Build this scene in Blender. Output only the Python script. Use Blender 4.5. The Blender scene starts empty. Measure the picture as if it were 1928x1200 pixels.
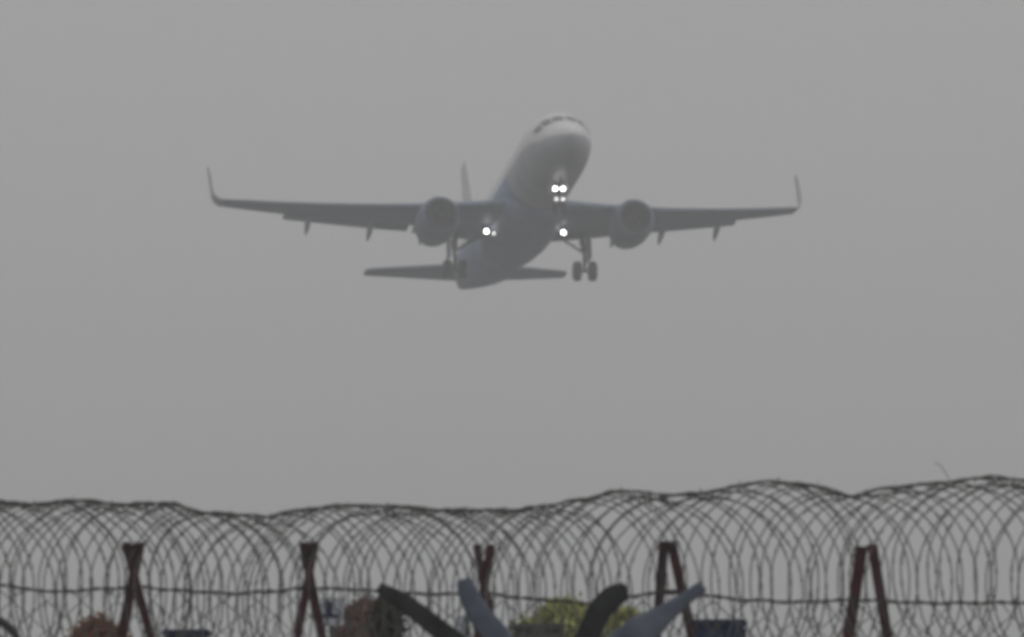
import bpy, bmesh, math, random
from mathutils import Vector, Matrix
R = math.radians
S = bpy.context.scene
COL = S.collection
random.seed(7)

# ------------------------------------------------------------ camera
W_PX, H_PX = 1928.0, 1200.0
TILT = 2.6
CAM_H = 1.7
cam_d = bpy.data.cameras.new('camera'); cam_d.lens = 300; cam_d.sensor_width = 36
cam_d.clip_start = 0.5; cam_d.clip_end = 20000
cam_d.dof.use_dof = True; cam_d.dof.focus_distance = 110; cam_d.dof.aperture_fstop = 4.5
cam = bpy.data.objects.new('camera', cam_d); COL.objects.link(cam)
cam.location = (0, 0, CAM_H); cam.rotation_euler = (R(90 + TILT), 0, 0)
S.camera = cam
FPX = 300 / 36 * W_PX
MC = Matrix.Rotation(R(90 + TILT), 3, 'X')
def at(px, py, Y):
    """point at ground distance Y behind pixel px,py of the photograph"""
    d = MC @ Vector(((px - W_PX / 2) / FPX, -(py - H_PX / 2) / FPX, -1))
    return Vector((d.x * Y / d.y, Y, CAM_H + d.z * Y / d.y))

# ------------------------------------------------------------ sky, sun, exposure
SUN_EL, SUN_AZ = 42, 150
wd = bpy.data.worlds.new('World'); S.world = wd; wd.use_nodes = True
nt = wd.node_tree; bg = nt.nodes['Background']
sky = nt.nodes.new('ShaderNodeTexSky'); sky.sky_type = 'NISHITA'; sky.sun_disc = False
sky.sun_elevation = R(SUN_EL); sky.sun_rotation = R(SUN_AZ); sky.dust_density = 6; sky.air_density = 2
hs = nt.nodes.new('ShaderNodeHueSaturation'); hs.inputs['Saturation'].default_value = 0.25
mx = nt.nodes.new('ShaderNodeMix'); mx.data_type = 'RGBA'; mx.inputs['Factor'].default_value = 0.93
tc = nt.nodes.new('ShaderNodeTexCoord'); sp = nt.nodes.new('ShaderNodeSeparateXYZ')
cr = nt.nodes.new('ShaderNodeValToRGB')
nt.links.new(tc.outputs['Generated'], sp.inputs[0]); nt.links.new(sp.outputs['Z'], cr.inputs[0])
# overcast cloud layer: a little brighter overhead than at the horizon
cr.color_ramp.elements[0].position = 0.0; cr.color_ramp.elements[0].color = (4.1, 4.0, 4.0, 1)
cr.color_ramp.elements[1].position = 1.0; cr.color_ramp.elements[1].color = (7.8, 7.7, 7.6, 1)
e = cr.color_ramp.elements.new(0.08); e.color = (4.15, 4.06, 4.06, 1)
noi = nt.nodes.new('ShaderNodeTexNoise'); noi.inputs['Scale'].default_value = 6; noi.inputs['Detail'].default_value = 3
mr = nt.nodes.new('ShaderNodeMapRange'); mr.inputs['To Min'].default_value = .97; mr.inputs['To Max'].default_value = 1.03
vm = nt.nodes.new('ShaderNodeVectorMath'); vm.operation = 'SCALE'
nt.links.new(tc.outputs['Generated'], noi.inputs['Vector']); nt.links.new(noi.outputs['Fac'], mr.inputs['Value'])
nt.links.new(cr.outputs['Color'], vm.inputs[0]); nt.links.new(mr.outputs['Result'], vm.inputs['Scale'])
nt.links.new(sky.outputs['Color'], hs.inputs['Color'])
nt.links.new(hs.outputs['Color'], mx.inputs['A']); nt.links.new(vm.outputs['Vector'], mx.inputs['B'])
nt.links.new(mx.outputs['Result'], bg.inputs['Color']); bg.inputs['Strength'].default_value = 0.1

sun_d = bpy.data.lights.new('sun', 'SUN'); sun_d.energy = 0.5; sun_d.angle = R(30); sun_d.color = (1, .97, .93)
sun = bpy.data.objects.new('sun', sun_d); COL.objects.link(sun)
sd = Vector((math.sin(R(SUN_AZ)) * math.cos(R(SUN_EL)), math.cos(R(SUN_AZ)) * math.cos(R(SUN_EL)), math.sin(R(SUN_EL))))
sun.rotation_euler = sd.to_track_quat('Z', 'Y').to_euler()
S.view_settings.view_transform = 'Standard'; S.view_settings.look = 'None'
S.view_settings.exposure = 0; S.view_settings.gamma = 1
S.render.engine = 'CYCLES'
S.cycles.pixel_filter_type = 'BLACKMAN_HARRIS'; S.cycles.filter_width = 3.0
S.cycles.use_denoising = True
S.cycles.volume_bounces = 2; S.cycles.max_bounces = 8
S.cycles.sample_clamp_indirect = 3

# ------------------------------------------------------------ materials
def mat(name, col, rough=.6, metal=0, var=.12, scale=3.0, spec=.4, bump=0, col2=None, stretch=None):
    m = bpy.data.materials.new(name); m.use_nodes = True
    n = m.node_tree; b = n.nodes['Principled BSDF']
    b.inputs['Roughness'].default_value = rough; b.inputs['Metallic'].default_value = metal
    b.inputs['Specular IOR Level'].default_value = spec
    t = n.nodes.new('ShaderNodeTexCoord'); mp = n.nodes.new('ShaderNodeMapping')
    if stretch: mp.inputs['Scale'].default_value = stretch
    no = n.nodes.new('ShaderNodeTexNoise'); no.inputs['Scale'].default_value = scale; no.inputs['Detail'].default_value = 6
    r = n.nodes.new('ShaderNodeValToRGB')
    c2 = col2 or tuple(c * (1 + var) for c in col)
    c1 = col if col2 else tuple(c * (1 - var) for c in col)
    r.color_ramp.elements[0].position = .35; r.color_ramp.elements[0].color = (*c1, 1)
    r.color_ramp.elements[1].position = .65; r.color_ramp.elements[1].color = (*c2, 1)
    n.links.new(t.outputs['Object'], mp.inputs[0]); n.links.new(mp.outputs[0], no.inputs['Vector'])
    n.links.new(no.outputs['Fac'], r.inputs[0]); n.links.new(r.outputs[0], b.inputs['Base Color'])
    if bump:
        bp = n.nodes.new('ShaderNodeBump'); bp.inputs['Strength'].default_value = bump
        n.links.new(no.outputs['Fac'], bp.inputs['Height']); n.links.new(bp.outputs[0], b.inputs['Normal'])
    return m
def lamp_mat(name, col, st):
    m = bpy.data.materials.new(name); m.use_nodes = True
    b = m.node_tree.nodes['Principled BSDF']
    b.inputs['Emission Color'].default_value = (*col, 1); b.inputs['Emission Strength'].default_value = st
    b.inputs['Base Color'].default_value = (.8, .8, .8, 1)
    return m
M = dict(
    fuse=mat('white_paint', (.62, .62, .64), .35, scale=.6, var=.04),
    belly=mat('belly_shade_paint', (.37, .38, .43), .45, scale=.8, var=.10),  # hull white toned down, shade of the forward underside in the colour
    belly2=mat('aft_shade_fairing_grey', (.20, .27, .43), .5, scale=.8, var=.12),  # deeper blue shade of the aft underside as colour; also the fairing grey
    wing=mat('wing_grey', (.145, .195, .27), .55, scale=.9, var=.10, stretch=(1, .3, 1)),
    tip_paint=mat('winglet_paint', (.40, .41, .42), .5, var=.05),
    pale_wing=mat('pale_tip_paint', (.66, .66, .67), .5, var=.05),
    nac=mat('nacelle_paint', (.075, .11, .175), .4, scale=1.2, var=.08),
    lip=mat('polished_lip', (.14, .145, .15), .5, metal=.4, var=.05),
    fan=mat('fan_metal', (.04, .042, .048), .4, metal=.4, var=.1),
    dark=mat('dark_gap', (.02, .02, .022), .6, var=.2),
    glass=mat('cockpit_glass', (.09, .092, .096), .3, var=.05),
    strut=mat('gear_metal', (.06, .06, .065), .5, metal=.2, var=.1),
    tyre=mat('tyre_rubber', (.018, .018, .02), .8, var=.2),
    lamp=lamp_mat('landing_lamp', (1, .98, .95), 14),
    lamp2=lamp_mat('taxi_lamp', (1, .98, .95), 2.5),
    wire=mat('weathered_wire', (.085, .083, .080), .75, metal=.2, var=.4, scale=4),
    wire2=mat('dark_wire', (.020, .018, .017), .7, metal=.2, var=.4, scale=4),
    rust=mat('rusty_red_steel', (.038, .007, .011), .95, col2=(.072, .016, .023), spec=.12, scale=9, bump=.2),
    rust2=mat('dark_red_steel', (.018, .006, .008), .95, col2=(.045, .014, .018), spec=.12, scale=9, bump=.2),
    rustdark=mat('dark_steel', (.012, .006, .007), .95, col2=(.030, .012, .014), spec=.12, scale=10, bump=.2),
    barb=mat('black_barrel', (.006, .006, .009), .9, col2=(.024, .025, .029), spec=.2, scale=7, bump=.3),
    pale=mat('pale_blue_grey', (.065, .078, .11), .85, spec=.2, col2=(.11, .125, .165), scale=5),
    navy=mat('navy_paint', (.010, .018, .055), .85, col2=(.020, .032, .085), spec=.12, scale=5),
    brownleaf=mat('brown_leaves', (.12, .045, .018), .8, col2=(.30, .11, .04), scale=5),
    pinkleaf=mat('reddish_leaves', (.13, .065, .058), .8, col2=(.27, .15, .135), scale=5),
    darkleaf=mat('dark_leaves', (.016, .018, .012), .8, col2=(.045, .045, .036), scale=5),
    yleaf=mat('yellow_green_leaves', (.22, .24, .07), .7, col2=(.50, .52, .22), scale=4),
    bark=mat('bark', (.05, .038, .03), .9, var=.3, scale=10),
    greyp=mat('grey_panel', (.055, .058, .058), .6, var=.15, scale=4),
    whitep=mat('white_panel', (.38, .41, .47), .6, var=.1, scale=4),
    grass=mat('grass_ground', (.035, .045, .018), .95, col2=(.085, .085, .045), scale=.4, bump=.3),
    asph=mat('runway_asphalt', (.045, .045, .047), .9, var=.15, scale=.3),
)

# ------------------------------------------------------------ helpers
def obj(name, bm, m, parent=None, smooth=True, loc=None):
    me = bpy.data.meshes.new(name)
    bmesh.ops.recalc_face_normals(bm, faces=bm.faces[:])
    bm.to_mesh(me); bm.free()
    ms = m if isinstance(m, (list, tuple)) else [m]
    for x in ms: me.materials.append(x)
    if smooth:
        me.polygons.foreach_set('use_smooth', [True] * len(me.polygons))
    o = bpy.data.objects.new(name, me); COL.objects.link(o)
    if parent: o.parent = parent
    if loc: o.location = loc
    return o
def tag(o, label, cat, group=None, kind=None):
    if label: o['label'] = label
    if cat: o['category'] = cat
    if group: o['group'] = group
    if kind: o['kind'] = kind
    return o
def empty(name, loc=(0, 0, 0), parent=None):
    o = bpy.data.objects.new(name, None); COL.objects.link(o); o.location = loc; o.empty_display_size = .3
    if parent: o.parent = parent
    return o
def loft(bm, rings, cap=True, close=True):
    vs = [[bm.verts.new(p) for p in r] for r in rings]
    n = len(rings[0])
    for a, b in zip(vs, vs[1:]):
        for i in range(n if close else n - 1):
            j = (i + 1) % n
            bm.faces.new((a[i], a[j], b[j], b[i]))
    if cap:
        bm.faces.new(vs[0][::-1]); bm.faces.new(vs[-1])
    return vs
def frames(pts):
    """parallel-transport frames"""
    out = []; n = len(pts); up = None
    for i in range(n):
        t = (pts[min(i + 1, n - 1)] - pts[max(i - 1, 0)]).normalized()
        if up is None:
            up = t.orthogonal().normalized()
        up = (up - t * up.dot(t)).normalized()
        out.append((t, up, t.cross(up)))
    return out
def tube(bm, pts, r, k=6, cap=True):
    pts = [Vector(p) for p in pts]
    fr = frames(pts); rr = r if callable(r) else (lambda i: r)
    rings = []
    for i, (p, (t, u, v)) in enumerate(zip(pts, fr)):
        q = rr(i)
        rings.append([p + (u * math.cos(a) + v * math.sin(a)) * q for a in (2 * math.pi * j / k for j in range(k))])
    loft(bm, rings, cap)
def box(bm, c, s, rot=None):
    mt = Matrix.Translation(c) @ (rot.to_4x4() if rot else Matrix.Identity(4)) @ Matrix.Diagonal((*s, 1))
    return bmesh.ops.create_cube(bm, size=1, matrix=mt)
def lathe(bm, prof, k=32, c=(0, 0, 0), cap=False, axis='x'):
    rings = []
    for x, r in prof:
        rg = []
        for j in range(k):
            a = 2 * math.pi * j / k
            if axis == 'x': rg.append(Vector(c) + Vector((x, r * math.cos(a), r * math.sin(a))))
            elif axis == 'y': rg.append(Vector(c) + Vector((r * math.cos(a), x, r * math.sin(a))))
            else: rg.append(Vector(c) + Vector((r * math.cos(a), r * math.sin(a), x)))
        rings.append(rg)
    loft(bm, rings, cap)
def interp(tab, x):
    if x <= tab[0][0]: return tab[0][1]
    for (a, b), (c, d) in zip(tab, tab[1:]):
        if x <= c:
            t = (x - a) / (c - a); t = t * t * (3 - 2 * t)
            return b + (d - b) * t
    return tab[-1][1]

# ------------------------------------------------------------ ground
bm = bmesh.new()
bmesh.ops.create_grid(bm, x_segments=40, y_segments=40, size=6000)
g = obj('ground', bm, M['grass'], loc=(0, 4000, 0)); tag(g, None, None, kind='structure')
bm = bmesh.new()
vs = [bm.verts.new(p) for p in ((-30, 240, .02), (30, 240, .02), (30, 3200, .02), (-30, 3200, .02))]; bm.faces.new(vs)
g = obj('runway', bm, M['asph']); tag(g, None, None, kind='structure')

# ------------------------------------------------------------ aircraft (local: +X forward, +Y its left, +Z up; origin = nose-section axis 15 m aft)
XO = 15.0
def A(x, y, z): return Vector((XO - x, y, z))       # x metres aft of the nose
plane = empty('jet_airliner')
tag(plane, 'twin engined jet airliner climbing out of the haze with wheels down and landing lights on', 'airplane')
YAW, PITCH, ROLL = 10.3, 13.2, -0.2
PX, PY, PD = 990, 374, 500
plane.location = at(PX, PY, PD)
plane.rotation_euler = (R(ROLL), R(-PITCH), R(-90 + YAW))

FS = [  # x, top, bottom, half width
 (0.0, -.50, -.62, .05), (.12, -.25, -.88, .30), (.4, -.02, -1.15, .58), (.9, .28, -1.42, .92), (1.5, .58, -1.62, 1.20),
 (2.0, .86, -1.74, 1.38), (2.6, 1.28, -1.85, 1.55), (3.2, 1.62, -1.93, 1.70), (3.9, 1.86, -1.99, 1.82), (4.8, 2.0, -2.04, 1.91),
 (6.0, 2.07, -2.07, 1.975), (10, 2.07, -2.07, 1.975), (14, 2.07, -2.07, 1.975), (18, 2.07, -2.07, 1.975), (23.5, 2.07, -2.07, 1.975),
 (25, 2.07, -2.0, 1.97), (27, 2.07, -1.72, 1.93), (29, 2.06, -1.30, 1.78), (31, 2.02, -.84, 1.50), (33, 1.93, -.34, 1.14),
 (35, 1.80, .18, .76), (36.5, 1.62, .58, .45), (37.3, 1.45, .82, .25), (37.57, 1.3, 1.0, .10)]
K = 48
bm = bmesh.new(); rings = []
for x, zt, zb, w in FS:
    zc, h = (zt + zb) / 2, (zt - zb) / 2
    rings.append([A(x, w * math.cos(a), zc + h * math.sin(a)) for a in (2 * math.pi * j / K for j in range(K))])
loft(bm, rings)
for f in bm.faces:
    c = f.calc_center_median()
    x = XO - c.x
    # white crown; underside shade painted in, pale under the nose, bluer aft
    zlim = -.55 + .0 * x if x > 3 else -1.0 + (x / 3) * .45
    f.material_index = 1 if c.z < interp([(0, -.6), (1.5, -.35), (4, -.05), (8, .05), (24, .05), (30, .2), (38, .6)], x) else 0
    if f.material_index and x > 9.5: f.material_index = 2  # steps to the darker tone, imitating the shading from nose to belly
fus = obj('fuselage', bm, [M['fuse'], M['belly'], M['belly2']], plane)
# cockpit windows
def fus_pt(x, ang, off=.02):
    for (a, b) in zip(FS, FS[1:]):
        if a[0] <= x <= b[0]:
            t = (x - a[0]) / (b[0] - a[0]); q = [a[i] + (b[i] - a[i]) * t for i in range(4)]; break
    zc, h = (q[1] + q[2]) / 2, (q[1] - q[2]) / 2
    return A(x, (q[3] + off) * math.cos(ang), zc + (h + off) * math.sin(ang))
for s in (1, -1):
    for (x0, x1, a0, a1, dx) in ((1.75, 2.45, 87, 62, .15), (1.9, 2.75, 58, 38, .35), (2.25, 3.05, 34, 18, .35)):
        bm = bmesh.new(); n = 6; rows = []
        for i in range(n + 1):
            u = i / n; row = []
            for j in range(n + 1):
                v = j / n; ang = R(a0 + (a1 - a0) * v)
                if s < 0: ang = math.pi - ang
                row.append(bm.verts.new(fus_pt(x0 + (x1 - x0) * u + dx * v, ang, .025)))
            rows.append(row)
        for i in range(n):
            for j in range(n):
                bm.faces.new((rows[i][j], rows[i + 1][j], rows[i + 1][j + 1], rows[i][j + 1]))
        obj('cockpit_window', bm, M['glass'], fus)
# belly fairing
bm = bmesh.new(); rings = []
for i in range(21):
    t = i / 20; x = 10.6 + 12.4 * t; q = math.sin(math.pi * min(max(t, .0), 1)) ** .45 if 0 < t < 1 else 0.02
    rings.append([A(x, (1.2 + 1.0 * q) * math.cos(a), -1.15 + (.8 + .62 * q) * math.sin(a) * (1 if math.sin(a) < 0 else .6)) for a in (2 * math.pi * j / 32 for j in range(32))])
loft(bm, rings)
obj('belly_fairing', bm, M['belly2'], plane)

def airfoil(n=12, th=.12):
    up, lo = [], []
    for i in range(n + 1):
        c = (1 - math.cos(math.pi * i / n)) / 2
        t = th / .2 * (.2969 * math.sqrt(c) - .126 * c - .3516 * c * c + .2843 * c ** 3 - .1015 * c ** 4)
        cam_ = .02 * math.sin(math.pi * c)
        up.append((c, cam_ + t)); lo.append((c, cam_ - t))
    return up[::-1] + lo[1:-1]
def wing_z(y): d = y - 1.95; return -1.22 + d * .088 + .0040 * d * d
def wing_le(y): return 11.9 + (y - 1.95) * .50
def wing_te(y): return 18.25 if y < 6.4 else 18.25 + (y - 6.4) * .265
def wing_side(s):
    w = bmesh.new(); rings = []
    st = [1.2, 1.95, 3.2, 4.8, 6.4, 8, 10, 12, 14, 15.5, 17.1]
    for y in st:
        le, te = wing_le(y), wing_te(y); ch = te - le; th = .145 - .04 * (y / 17)
        tw = R(1.4 - 2.4 * y / 17)
        pr = airfoil(12, th)
        rings.append([A(le + c * ch, s * y, wing_z(y) + (z * ch) - (c - .3) * ch * math.tan(tw)) for c, z in pr])
    loft(w, rings)
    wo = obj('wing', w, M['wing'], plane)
    # sharklet
    w = bmesh.new(); rings = []
    y0, z0 = 17.1, wing_z(17.1)
    for i in range(13):
        t = i / 12
        ph = min(t / .45, 1) * R(87)                      # blend up
        Rr = .70
        if t <= .45: yy = y0 + Rr * math.sin(ph) * .9; zz = z0 + .18 * math.sin(ph) * t / .45 + Rr * (1 - math.cos(ph)) * .75
        else:
            k = (t - .45) / .55; yy = y0 + Rr * math.sin(R(87)) * .9 + .06 * k; zz = z0 + .18 + Rr * (1 - math.cos(R(87))) * .75 + 1.95 * k
        le = wing_le(17.1) + .9 * t + 1.0 * t * t; ch = (wing_te(17.1) - wing_le(17.1)) * (1 - .5 * t)
        nrm = Vector((0, -s * math.sin(ph), math.cos(ph)))
        rings.append([A(le + c * ch, s * yy, zz) + nrm * (z * ch) for c, z in airfoil(12, .09)])
    loft(w, rings)
    obj('winglet', w, M['tip_paint'], wo)
    # flaps, slightly lowered
    for ya, yb in ((2.2, 6.2), (6.5, 13.6)):
        w = bmesh.new(); rings = []
        for i in range(7):
            y = ya + (yb - ya) * i / 6; te = wing_te(y); fc = max(.24 * (te - wing_le(y)), .7) * (1.0 if y < 6.4 else 1.1)
            if y < 6.4: fc = 1.25
            da = R(8)
            z1 = wing_z(y) - .05 - .03 * fc
            rings.append([A(te - .42 * fc + c * fc * math.cos(da), s * y, z1 - c * fc * math.sin(da) + z * fc) for c, z in airfoil(8, .14)])
        loft(w, rings)
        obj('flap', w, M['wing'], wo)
    # slats
    for ya, yb in ((2.6, 5.0), (6.6, 11.2), (11.3, 16.2)):
        w = bmesh.new(); rings = []
        for i in range(5):
            y = ya + (yb - ya) * i / 4; le = wing_le(y); ch = wing_te(y) - le; sc = .14 * ch + .15; da = R(22)
            rings.append([A(le - .16 + c * sc * math.cos(da), s * y, wing_z(y) + .03 * ch * 0 - .06 + c * sc * math.sin(da) + z * sc) for c, z in airfoil(8, .22)])
        loft(w, rings)
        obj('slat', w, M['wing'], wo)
    for y, L in ((12.3, 2.0), (8.75, 2.5), (5.75, 2.5)):
        w = bmesh.new(); te = wing_te(y); rings = []
        for i in range(13):
            t = i / 12; q = math.sin(math.pi * t) ** .6 if 0 < t < 1 else .03
            x = te - L * .68 + L * t; z = wing_z(y) - .40 - .12 * t - .42 * t * t
            rings.append([A(x, s * y + .15 * q * math.cos(a), z + .30 * q * math.sin(a)) for a in (2 * math.pi * j / 12 for j in range(12))])
        loft(w, rings)
        obj('flap_track_fairing', w, M['wing'], wo)
    # tailplane
    w = bmesh.new(); rings = []
    for y in (.3, 1.0, 2.5, 4.2, 5.7, 6.15, 6.24):
        t = y / 6.24; le = 31.2 + y * .60 + (.35 if y > 6.2 else .1 if y > 6 else 0); te = 35.2 + y * .20
        if y > 6.2: te -= .2
        ch = te - le
        rings.append([A(le + c * ch, s * y, .72 + y * .105 + z * ch) for c, z in airfoil(10, .10)])
    loft(w, rings)
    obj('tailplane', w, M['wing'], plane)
    # engine
    ex, ey, ez = 11.15, 5.75, -2.18
    w = bmesh.new()
    outer = [(0, 1.02), (.05, 1.10), (.2, 1.19), (.6, 1.27), (1.3, 1.31), (2.2, 1.28), (3.0, 1.14), (3.7, .94)]
    inner = [(3.66, .90), (3.0, .98), (.9, .98), (.35, .95), (.1, .97), (0, 1.02)]
    prof = outer + inner
    lathe(w, [(-x, r * .95) for x, r in prof], 40, A(ex, s * ey, ez))
    for f in w.faces:
        if XO - f.calc_center_median().x < ex + .12: f.material_index = 1
    eo = obj('engine', w, [M['nac'], M['nac']], plane)
    w = bmesh.new()
    for i in range(18):
        a = 2 * math.pi * i / 18; pts = []
        for r_ in (.28, .6, .90):
            tw = .20 * (r_ / .96)
            for d in (-1, 1):
                aa = a + d * (.13 if r_ > .3 else .12)
                pts.append(A(ex + .85 + d * tw * .5, s * ey + r_ * math.cos(aa), ez + r_ * math.sin(aa)))
        v = [w.verts.new(p) for p in pts]
        w.faces.new((v[0], v[1], v[3], v[2])); w.faces.new((v[2], v[3], v[5], v[4]))
    lathe(w, [(-1.15, .92), (-1.15, .01)], 32, A(ex, s * ey, ez))
    obj('fan', w, M['fan'], eo)
    w = bmesh.new(); lathe(w, [(-.35, .01), (-.45, .10), (-.65, .21), (-.95, .29)], 20, A(ex, s * ey, ez)); obj('spinner', w, M['fan'], eo)
    w = bmesh.new(); lathe(w, [(-2.6, .70), (-3.8, .66), (-4.6, .50), (-4.55, .44), (-4.5, .30), (-5.2, .05)], 28, A(ex, s * ey, ez)); obj('exhaust_cone', w, M['strut'], eo)
    w = bmesh.new(); rings = []
    for x, zt, zb, h in ((ex + .9, ez + 1.34, ez + 1.05, .05), (ex + 1.8, ez + 1.55, ez + .9, .20), (ex + 3.0, wing_z(ey) - .1, ez + .7, .24), (ex + 4.4, wing_z(ey) - .15, ez + .6, .20), (ex + 6.3, wing_z(ey) - .3, wing_z(ey) - .5, .05)):
        rings.append([A(x, s * ey + sx * h, z) for sx, z in ((1, zb), (1, zt), (-1, zt), (-1, zb))])
    loft(w, rings); obj('pylon', w, M['nac'], eo, smooth=False)
    # main landing gear
    gx, gy = 17.7, 3.88; zt, zw = -1.35, -3.62
    w = bmesh.new()
    tube(w, [A(gx, s * (gy - .1), zt), A(gx, s * gy, -2.4)], .17, 12); tube(w, [A(gx, s * gy, -2.4), A(gx, s * gy, zw)], .105, 12)
    tube(w, [A(gx, s * (gy - .46), zw), A(gx, s * (gy + .46), zw)], .09, 10)
    tube(w, [A(gx, s * gy, -2.5), A(gx - .1, s * (gy - 1.45), -1.6)], .08, 8)
    tube(w, [A(gx - .2, s * gy, -2.55), A(gx - .42, s * gy, -3.0), A(gx - .1, s * gy, zw)], .06, 8)
    tube(w, [A(gx, s * gy, -2.1), A(gx + 1.2, s * gy, -1.5)], .07, 8)
    go = obj('main_gear', w, M['strut'], plane)
    w = bmesh.new(); box(w, A(gx + .1, s * (gy + .32), -2.05), (1.25, .06, 1.7)); obj('gear_door', w, M['wing'], go, smooth=False)
    for d in (-1, 1):
        w = bmesh.new(); yy = s * gy + d * .46
        lathe(w, [(-.19, .30), (-.215, .42), (-.20, .53), (-.12, .585), (0, .60), (.12, .585), (.20, .53), (.215, .42), (.19, .30)], 28, A(gx, yy, zw), True, 'y')
        wh = obj('wheel', w, M['tyre'], go)
    # wing-root landing light
    w = bmesh.new(); c = A(15.7, s * 2.30, -1.85)
    lathe(w, [(-.22, .03), (-.12, .14), (0, .17), (.03, .17)], 20, c, True)
    lo = obj('landing_light', w, M['strut'], plane)
    w = bmesh.new(); lathe(w, [(.035, .12), (.07, .07), (.085, .01)], 20, c, True); obj('lens', w, M['lamp'], lo)
wing_side(1); wing_side(-1)
for x_, y_, z_ in ((15.4, -1.92, -2.05),):
    w = bmesh.new(); c = A(x_, y_, z_)
    lathe(w, [(-.12, .02), (-.05, .08), (0, .10), (.02, .10)], 16, c, True); lo = obj('runway_turnoff_light', w, M['strut'], plane)
    w = bmesh.new(); lathe(w, [(.022, .09), (.045, .05), (.05, .01)], 16, c, True); obj('lens', w, M['lamp2'], lo)
# fin
w = bmesh.new(); rings = []
for z, le, te, th in ((1.2, 28.9, 34.9, .09), (1.95, 30.0, 35.0, .09), (2.6, 30.9, 35.1, .09), (4.5, 31.9, 35.4, .08), (6.7, 33.1, 35.8, .08), (7.95, 33.8, 36.0, .08), (8.2, 34.2, 35.9, .07)):
    ch = te - le
    rings.append([A(le + c * ch, (z_) * ch, z) for c, z_ in airfoil(10, th)])
loft(w, rings); obj('tail_fin', w, M['pale_wing'], plane)
# nose gear
gx = 5.07; w = bmesh.new()
tube(w, [A(gx, 0, -1.9), A(gx - .15, 0, -2.7)], .13, 12); tube(w, [A(gx - .15, 0, -2.7), A(gx - .2, 0, -3.55)], .08, 12)
tube(w, [A(gx - .2, -.30, -3.55), A(gx - .2, .30, -3.55)], .07, 8)
tube(w, [A(gx - .15, 0, -2.7), A(gx - 1.2, 0, -1.95)], .07, 8)
tube(w, [A(gx - .1, -.34, -2.45), A(gx - .1, .34, -2.45)], .05, 8)
ng = obj('nose_gear', w, M['strut'], plane)
for d in (-1, 1):
    w = bmesh.new()
    lathe(w, [(-.1, .2), (-.12, .28), (-.1, .36), (0, .385), (.1, .36), (.12, .28), (.1, .2)], 24, A(gx - .2, d * .25, -3.55), True, 'y')
    obj('wheel', w, M['tyre'], ng)
    w = bmesh.new(); box(w, A(gx - .1, d * .42, -2.3), (1.5, .04, .55)); obj('gear_door', w, M['belly'], ng, smooth=False)
for d in (-1, 1):
    for zz, dy, rr, mm in ((-2.50, .225, .12, 'lamp'), (-3.12, .19, .10, 'lamp2')):
        w = bmesh.new(); c = A(gx - .42, d * dy, zz)
        lathe(w, [(-.2, .03), (-.1, rr * .8), (0, rr), (.02, rr)], 16, c, True); lo = obj('taxi_light', w, M['strut'], ng)
        w = bmesh.new(); lathe(w, [(.022, rr * .94), (.05, rr * .5), (.06, .01)], 16, c, True); obj('lens', w, M[mm], lo)

# ------------------------------------------------------------ fence, 57.4 m away
FY = 57.4
def F(px, py, dy=0): return at(px, py, FY + dy)
fence = empty('boundary_fence', (0, FY, 0))
tag(fence, 'chain link boundary fence with crossed dark red steel posts below the razor wire', 'fence')
def fpart(name, bm, m, smooth=True, parent=None):
    o = obj(name, bm, m, parent or fence, smooth)
    if not parent: o.matrix_parent_inverse = Matrix.Translation((0, -FY, 0))
    return o
WIRE = [(-400, 1104), (0, 1101), (50, 1110), (110, 1115), (180, 1110), (262, 1105), (330, 1112), (440, 1118), (520, 1113), (580, 1107), (660, 1110), (760, 1118), (850, 1119), (922, 1119), (1000, 1128), (1100, 1136), (1180, 1124), (1262, 1114), (1310, 1119), (1400, 1130), (1500, 1134), (1610, 1130), (1760, 1136), (1928, 1135), (2300, 1132)]
# mesh of the fence: woven zigzag strands
bm = bmesh.new()
cell = 33 / 280.0
x0, x1 = -4.6, 4.6
nst = int((x1 - x0) / cell)
for i in range(nst):
    X = x0 + i * cell
    pxm = W_PX / 2 + X / FY * FPX
    top = F(0, interp(WIRE, pxm) + 2).z
    hh = cell * .85; k = int(top / hh); pts = [Vector((X, FY, top))]; z = k * hh
    jit = 0
    while z > .05:
        sx = (-1 if (k + i) % 2 else 1) * cell * .5
        pts.append(Vector((X + sx + jit + random.uniform(-.006, .006), FY + (.006 if k % 2 else -.006), z)))
        z -= hh; k -= 1
    tube(bm, pts, .0058, 4)
fpart('wire_mesh', bm, M['wire'])
POSTS = [  # two bars each: (x top, y top, x bottom, y bottom, width, depth, mat, squared)
 [((263, 1028), (229, 1200), 24, -.10), ((238, 1028), (284, 1200), 21, .10)],
 [((572, 1028), (606, 1200), 22, .10), ((592, 1028), (564, 1180), 20, -.10)],
 [((898, 1032), (925, 1160), 19, .10), ((924, 1032), (906, 1145), 22, -.10)],
 [((1250, 1026), (1239, 1160), 24, -.10), ((1265, 1026), (1292, 1150), 24, .10)],
 [((1622, 1036), (1599, 1190), 29, -.10), ((1643, 1032), (1671, 1200), 25, .10)],
]
def angle_bar(bm, a, b, w, down=None):
    """L-section steel bar from a (top) towards b, run on to the ground"""
    d = (b - a).normalized()
    side = Vector((1, 0, 0)); side = (side - d * side.dot(d)).normalized(); nor = d.cross(side)
    t = .008; prof = [(-w / 2, 0), (w / 2, 0), (w / 2, t), (-w / 2 + t, t), (-w / 2 + t, w * .9), (-w / 2, w * .9)]
    rings = []
    for p in (a, b): rings.append([p + side * u + nor * v for u, v in prof])
    loft(bm, rings)
def extend(a, b):    # carry the bar down to the ground
    pts = [a, b]
    return pts
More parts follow.
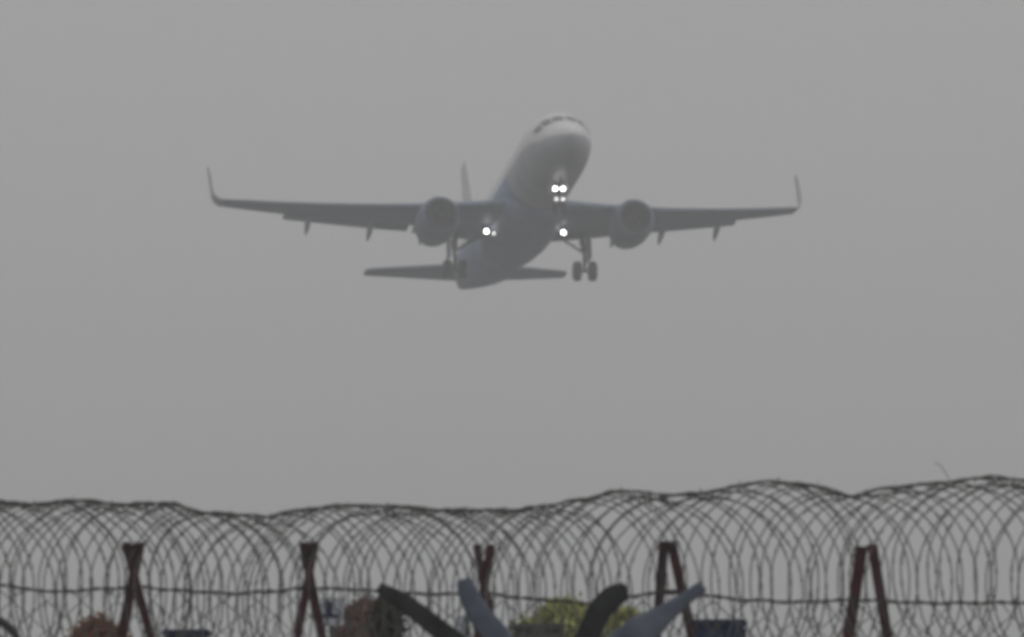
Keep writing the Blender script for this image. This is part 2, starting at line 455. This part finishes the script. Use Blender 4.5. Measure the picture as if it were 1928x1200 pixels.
for i, pr in enumerate(POSTS):
    (a0, b0, w0, d0) = pr[0]
    base = F(b0[0], b0[1]); 
    pe = empty('fence_post', (base.x, FY, 0), fence); pe.matrix_parent_inverse = Matrix.Translation((0, -FY, 0))
    for j, (a, b, wpx, dy) in enumerate(pr):
        bm = bmesh.new()
        A_, B_ = F(a[0], a[1], dy), F(b[0], b[1], dy)
        t = (B_.z - .0) / (A_.z - B_.z)
        G = B_ + (B_ - A_) * .35                      # brace runs on below, then a foot to the ground
        w = wpx / 280 * .78
        angle_bar(bm, A_, G, w)
        angle_bar(bm, G + Vector((0, .01, .03)), Vector((G.x, G.y + .01, -.1)), w * .95)
        # welded cap
        box(bm, A_ + Vector((0, w * .3, .010)), (w * 1.0, w * 1.1, .03))
        o = obj('post_bar', bm, M['rust'] if (i, j) != (3, 0) else M['rust2'], pe, False)
        o.matrix_parent_inverse = Matrix.Translation((-base.x, -FY, 0))
    if i in (0, 1, 3):
        xa, xb = pr[0][0][0], pr[1][0][0]
        bm = bmesh.new(); box(bm, F((xa + xb) / 2, 1033, -.02), (abs(xa - xb) / 280 + .045, .30, .05))
        o = obj('end_plate', bm, M['rustdark'], pe, False); o.matrix_parent_inverse = Matrix.Translation((-base.x, -FY, 0))
    if i == 3:
        bm = bmesh.new(); box(bm, F(1266, 1115, .02), (.16, .03, .035))
        o = obj('cross_bar', bm, M['rust'], pe, False); o.matrix_parent_inverse = Matrix.Translation((-base.x, -FY, 0))

# ---- strands
def strand(name, tab, r, m, label, wob=0.004, dy=0, x0=-420, x1=2320, twist=True):
    bm = bmesh.new(); n = 260
    def P(i, o):
        px = x0 + (x1 - x0) * i / n
        p = F(px, interp(tab, px), dy)
        a = i * 1.3
        return p + (Vector((0, math.cos(a), math.sin(a))) * r * .8 * o) + Vector((0, 0, math.sin(i * .9) * wob))
    if twist:
        tube(bm, [P(i, 1) for i in range(n + 1)], r * .8, 5); tube(bm, [P(i, -1) for i in range(n + 1)], r * .8, 5)
        for i in range(4, n, 7):
            p = P(i, 0)
            for k in range(4):
                a = random.uniform(0, 6.28); d = Vector((random.uniform(-.4, .4), math.cos(a), math.sin(a)))
                tube(bm, [p - d * .012, p + d * .035], r * .35, 3)
    else: tube(bm, [P(i, 0) for i in range(n + 1)], r, 5)
    o = obj(name, bm, m); o['label'] = label; o['category'] = 'wire'
    return o
strand('barbed_wire', WIRE, .0085, M['wire2'], 'dark barbed wire strand sagging level between the post tops and the mesh below', dy=-.13)
TOP = [(-400, 950), (-150, 935), (0, 940), (60, 946), (150, 937), (220, 946), (310, 942), (390, 962), (440, 964), (500, 970), (560, 958), (640, 948), (740, 950), (860, 957), (960, 957), (1020, 950), (1090, 938), (1170, 919), (1260, 929), (1340, 922), (1400, 908), (1460, 902), (1530, 910), (1600, 931), (1680, 914), (1780, 905), (1860, 893), (1900, 897), (1990, 915), (2300, 930)]
strand('support_wire', [(x, y + 4) for x, y in TOP], .0070, M['wire'], 'upper wire running along the crest of the razor wire coil', dy=0, wob=.006)

# ---- concertina razor wire
bm = bmesh.new()
pts = []; cx = -420.0; nseg = 44
coil_loops = []
ph = 0
rnd = random.Random(11)
loops = []
while cx < 2350:
    k = (cx + 420) / 2770
    right = min(max((cx - 900) / 350, 0), 1)
    pitch = (18 + 5.5 * right) * rnd.uniform(.72, 1.28)
    Aw = (140 + 24 * right) * rnd.uniform(.90, 1.10) + 12 * math.sin(cx / 90)
    Bh = (142 + 18 * right) * rnd.uniform(.975, 1.03)
    sag = rnd.uniform(0, 7) + (12 if rnd.random() < .12 else 0)
    loops.append((cx, Aw, Bh, sag, rnd.uniform(.20, .36), rnd.uniform(-9, 9)))
    cx += pitch
def lp(i, a):
    """blend neighbouring loops so that the coil is one continuous wire"""
    f = a / (2 * math.pi); L0, L1 = loops[i], loops[min(i + 1, len(loops) - 1)]
    q = [u + (v - u) * f for u, v in zip(L0, L1)]
    x = q[0] + q[1] * math.sin(a) * (1 - .06 * math.cos(a)) + q[5] * math.sin(2 * a)
    top = interp(TOP, x) if abs(math.sin(a)) < .6 else interp(TOP, q[0] + q[1] * .6 * (1 if math.sin(a) > 0 else -1))
    top = interp(TOP, q[0]) * .5 + top * .5
    cy = top + q[2] + q[3]
    y = cy - q[2] * math.cos(a) * (1 if math.cos(a) > 0 else 1.45 - .15 * min(max((x - 1200) / 400, 0), 1))
    return F(x, y, .02 + q[4] * math.sin(a + .5))
pts = []
for i in range(len(loops) - 1):
    for s_ in range(nseg): pts.append(lp(i, 2 * math.pi * s_ / nseg))
tube(bm, pts, .0052, 5)
# razor blades clipped on the wire
fr = frames(pts)
for i in range(0, len(pts) - 1, 1):
    t, u, v = fr[i]
    if rnd.random() < .12: continue
    p = pts[i].lerp(pts[i + 1], rnd.random() * .6); a = rnd.uniform(0, math.pi); d = u * math.cos(a) + v * math.sin(a); L = .018; Wd = .016
    q = [p - t * L, p - t * L * .3 + d * Wd * .4, p - t * L * .9 + d * Wd, p + d * Wd * .35, p + t * L * .9 + d * Wd, p + t * L * .3 + d * Wd * .4, p + t * L,
         p + t * L * .9 - d * Wd, p - d * Wd * .35, p - t * L * .9 - d * Wd]
    vs = [bm.verts.new(x) for x in q]; bm.faces.new(vs)
rc = obj('razor_wire_coil', bm, M['wire'], smooth=False)
tag(rc, 'long overlapping coil of razor wire looped along the top of the fence', 'razor wire')
# stray wire end
bm = bmesh.new(); tube(bm, [F(1792, 908), F(1785, 900), F(1779, 888), F(1770, 876), F(1760, 872)], .0035, 4)
o = obj('wire_end', bm, M['wire'])
tag(o, 'thin stray wire end sticking up above the coil crest near the right edge', 'wire')

# ------------------------------------------------------------ things round the fence
def limb(name, pts, widths, thick, m, Y, label, cat, group=None, seg=5):
    """curved flattened bar through pixel points at distance Y, with end plate"""
    P = [at(x, y, Y) for x, y in pts]
    # catmull-rom
    Q, Wd = [], []
    for i in range(len(P) - 1):
        p0, p1, p2, p3 = P[max(i - 1, 0)], P[i], P[i + 1], P[min(i + 2, len(P) - 1)]
        for k in range(seg):
            t = k / seg
            Q.append(.5 * ((2 * p1) + (p2 - p0) * t + (2 * p0 - 5 * p1 + 4 * p2 - p3) * t * t + (3 * p1 - p0 - 3 * p2 + p3) * t ** 3))
            Wd.append(widths[i] + (widths[i + 1] - widths[i]) * t)
    Q.append(P[-1]); Wd.append(widths[-1])
    sc = Y / FPX
    bm = bmesh.new(); rings = []
    for i, q in enumerate(Q):
        d = (Q[min(i + 1, len(Q) - 1)] - Q[max(i - 1, 0)]).normalized()
        n = Vector((d.z, 0, -d.x)); w = Wd[i] * sc / 2
        e_ = min(i / 2, 1); w *= .88 + .12 * e_
        rings.append([q + n * w * math.copysign(abs(math.cos(a)) ** .5, math.cos(a)) + Vector((0, thick * math.copysign(abs(math.sin(a)) ** .5, math.sin(a)), 0)) for a in (2 * math.pi * (j + .5) / 20 for j in range(20))])
    loft(bm, rings)
    return bm
FR = 55.6
NB = at(1010, 1330, FR)
fr_ = empty('splayed_bar_frame', (NB.x, FR, 0))
tag(fr_, 'splayed frame of dark and pale curved bars fanning up before the fence', 'frame')
def fpart2(name, bm, m, par, smooth=True):
    o = obj(name, bm, m, par, smooth)
    return o
inv = Matrix.Translation((-NB.x, -FR, 0))
ends = []
for pts, wd_, m_, dy, lab in (
    ([(712, 1106), (760, 1134), (815, 1176), (880, 1228), (960, 1300), (1000, 1340)], [20, 34, 38, 42, 46, 46], 'barb', .0, 'straight dark bar leaning out to the left with a hooked tip'),
    ([(874, 1090), (882, 1118), (903, 1158), (935, 1198), (975, 1260), (1005, 1340)], [30, 38, 44, 50, 50, 46], 'pale', -.15, 'pale blue grey curved bar beside the third post'),
    ([(1182, 1112), (1155, 1124), (1128, 1152), (1108, 1196), (1070, 1260), (1020, 1340)], [30, 46, 46, 46, 46, 46], 'barb', .0, 'dark curved bar bent outwards at its tip'),
    ([(1325, 1103), (1290, 1128), (1250, 1158), (1205, 1192), (1130, 1250), (1030, 1340)], [24, 26, 40, 66, 60, 46], 'pale', -.15, 'pale bar tapering to a thin tip below the fourth post')):
    bm = limb('bar', pts, wd_, .035, None, FR + dy, None, None)
    o = obj('curved_bar', bm, M[m_], fr_); o.matrix_parent_inverse = inv; o['label'] = lab
bm = bmesh.new(); lathe(bm, [(-.1, .10), (NB.z - .15, .09), (NB.z, .16), (NB.z + .1, .14), (NB.z + .12, .02)], 20, (NB.x, FR - .08, 0), True, 'z')
o = obj('pole', bm, M['rustdark'], fr_); o.matrix_parent_inverse = inv

# metal cabinets (navy)
def cabinet(px0, px1, py, Y, depth, m, label, cat='cabinet', name='metal_cabinet'):
    a, b = at(px0, py, Y), at(px1, py, Y); wdt = b.x - a.x; h = a.z; cx_ = (a.x + b.x) / 2
    r = empty(name, (cx_, Y, 0)); tag(r, label, cat)
    bm = bmesh.new(); box(bm, (0, 0, h / 2 - .02), (wdt * .96, depth, h - .04)); bmesh.ops.bevel(bm, geom=bm.edges[:], offset=.02, segments=2, affect='EDGES')
    obj('body', bm, m, r, False)
    bm = bmesh.new(); box(bm, (0, 0, h - .02), (wdt, depth * 1.06, .05)); bmesh.ops.bevel(bm, geom=bm.edges[:], offset=.012, segments=2, affect='EDGES')
    obj('lid', bm, m, r, False)
    for sx in (-1, 1):
        bm = bmesh.new(); box(bm, (sx * wdt * .235, -depth / 2 - .008, h / 2), (wdt * .44, .02, h * .88)); dr = obj('door', bm, m, r, False)
        bm = bmesh.new(); tube(bm, [(sx * wdt * .06, -depth / 2 - .05, h * .5), (sx * wdt * .06, -depth / 2 - .05, h * .62)], .012, 8); obj('handle', bm, M['strut'], dr)
    return r
cabinet(1292, 1406, 1168, 60.5, .4, M['navy'], 'navy blue metal cabinet behind the fence right of the pale bar')
cabinet(306, 396, 1187, 60.5, .4, M['navy'], 'dark navy cabinet behind the fence just right of the leftmost post')
cabinet(962, 1062, 1176, 60.2, .35, M['greyp'], 'low grey cabinet standing at the foot of the yellow green bush')

# bushes of leaf faces
def bush(name, c, base_r, H, shape, n, leaf, m, label, cat='bush', upright=0, seed=1):
    """shape(t)->radius factor at height fraction t. c = ground point"""
    rn = random.Random(seed)
    r = empty(name, c); tag(r, label, cat)
    bm = bmesh.new()
    for i in range(9):
        a = rn.uniform(0, 6.28); q = base_r * rn.uniform(.1, .6)
        top = Vector((q * math.cos(a), q * math.sin(a) * .7, H * rn.uniform(.6, .9)))
        tube(bm, [Vector((rn.uniform(-.05, .05), rn.uniform(-.05, .05), -.05)), top * .5 + Vector((rn.uniform(-.06, .06), 0, 0)), top], lambda i_: .022 - .008 * i_, 6)
    obj('stem', bm, M['bark'], r)
    clumps = []
    for i in range(260):
        d = (rn.random() ** 1.8) * (H - .3); a = rn.uniform(0, 6.28)
        q = base_r * shape(d) * math.sqrt(rn.random())
        clumps.append((Vector((q * math.cos(a), q * math.sin(a) * .8, H - d - .02)), rn.uniform(.05, .10) * (.5 + base_r)))
    bm = bmesh.new()
    for i in range(n):
        cc, cr_ = rn.choice(clumps)
        p = cc + Vector((rn.gauss(0, 1), rn.gauss(0, 1), rn.gauss(0, .8))) * cr_ * .6
        if p.z < .05: continue
        d = Vector((rn.gauss(0, .6), rn.gauss(0, .6), rn.uniform(-.3, 1) + upright * 1.5)).normalized()
        sd_ = d.orthogonal().normalized(); sd_.rotate(Matrix.Rotation(rn.uniform(0, 6.28), 3, d))
        L = leaf * rn.uniform(.7, 1.5) * (1 + upright * .6); w = leaf * .33
        vs = [bm.verts.new(x) for x in (p, p + d * L * .45 + sd_ * w, p + d * L, p + d * L * .45 - sd_ * w)]
        bm.faces.new(vs)
    obj('foliage', bm, m, r, False)
    return r
def gpt(px, py, Y):
    p = at(px, py, Y); return Vector((p.x, Y, 0)), p.z
def dome(r): return lambda d: math.sqrt(max(.02, 1 - (1 - min(d / r, 1)) ** 2))
c, h = gpt(184, 1174, 61.5)
bush('shrub', c, .25, h, dome(.22), 16000, .03, M['brownleaf'], 'rounded rust brown shrub behind the fence below the leftmost post', seed=3)
c, h = gpt(686, 1140, 60.8)
bush('shrub', c, .235, h, dome(.34), 20000, .03, M['pinkleaf'], 'reddish brown shrub behind the fence left of the dark splayed bar', seed=5)
c, h = gpt(732, 1122, 60.0)
bush('shrub', c, .10, h, dome(.10), 14000, .03, M['darkleaf'], 'narrow near black shrub directly under the tip of the dark bar', seed=6)
c, h = gpt(1062, 1150, 61.5)
bush('shrub', c, .42, h, lambda d: min(1, .15 + (d / .30) ** .8), 12000, .04, M['yleaf'], 'yellow green upright shrub behind the middle of the fence', upright=.8, seed=8)
c, h = gpt(1180, 1164, 62.0)
bush('shrub', c, .20, h, dome(.2), 5000, .04, M['yleaf'], 'smaller yellow green shrub showing between dark and pale bars', upright=.8, seed=9)

# small sign boards seen through the mesh
def board(px, py, wpx, hpx, Y, label, bands):
    p = at(px, py, Y); sc = Y / FPX
    r = empty('sign_board', (p.x, Y, 0)); tag(r, label, 'sign')
    bm = bmesh.new(); box(bm, (0, 0, p.z), (wpx * sc, .02, hpx * sc)); obj('panel', bm, M['whitep'], r, False)
    bm = bmesh.new(); tube(bm, [(0, .03, -.1), (0, .03, p.z + hpx * sc * .4)], .02, 8); obj('post', bm, M['strut'], r)
    for (dx, dz, bw, bh) in bands:
        bm = bmesh.new(); box(bm, (dx * sc, -.014, p.z + dz * sc), (bw * sc, .008, bh * sc)); obj('stripe', bm, M['navy'], r, False)
board(625, 1152, 44, 52, 60.4, 'small white board with dark blue bands right of the second post', ((-6, 6, 14, 26), (-2, -8, 34, 6)))
board(872, 1182, 26, 46, 59.2, 'narrow pale board behind the left pale bar', ((8, 0, 6, 30),))

# tyre at the left edge
p = at(-32, 1232, 56)
w = bmesh.new(); sc = 56 / FPX
lathe(w, [(-.05, .30), (-.06, .26), (-.07, .235)][::-1] + [(-.06, .30), (0, .315), (.06, .30), (.07, .235)], 40, (0, 0, 0), False, 'y')
ty = empty('old_tyre', (p.x, 56, p.z - .3)); tag(ty, 'black rubber tyre rim on a stake cut off by the left edge of the photo', 'tyre')
bm = bmesh.new(); tube(bm, [(.245 * math.cos(a), 0, .3 + .245 * math.sin(a)) for a in (2 * math.pi * i / 48 for i in range(49))], .028, 10, False); obj('tread', bm, M['tyre'], ty)
w.free()
bm = bmesh.new(); lathe(bm, [(-.04, .02), (-.05, .17), (.05, .17), (.04, .02)], 32, (0, 0, .3), True, 'y'); obj('hub', bm, M['tyre'], ty)
bm = bmesh.new()
for i in range(6):
    a = i * math.pi / 3; tube(bm, [(0, 0, .3), (.24 * math.cos(a), 0, .3 + .24 * math.sin(a))], .012, 6)
obj('spoke', bm, M['strut'], ty)
bm = bmesh.new(); tube(bm, [(0, .05, .3), (0, .05, -(p.z - .3) - .1)], .03, 8); obj('stake', bm, M['rustdark'], ty)

# ------------------------------------------------------------ haze
bm = bmesh.new(); box(bm, (0, 4000 - .0, 30.5), (13000, 13000, 63)); 
hz = obj('haze', bm, bpy.data.materials.new('haze_air'), smooth=False); tag(hz, None, None, kind='stuff')
hm = hz.data.materials[0]; hm.use_nodes = True; n = hm.node_tree; n.nodes.clear()
out = n.nodes.new('ShaderNodeOutputMaterial'); pv = n.nodes.new('ShaderNodeVolumePrincipled')
pv.inputs['Color'].default_value = (.87, .884, .915, 1); pv.inputs['Density'].default_value = 0.0010
pv.inputs['Anisotropy'].default_value = 0.2
n.links.new(pv.outputs[0], out.inputs['Volume'])
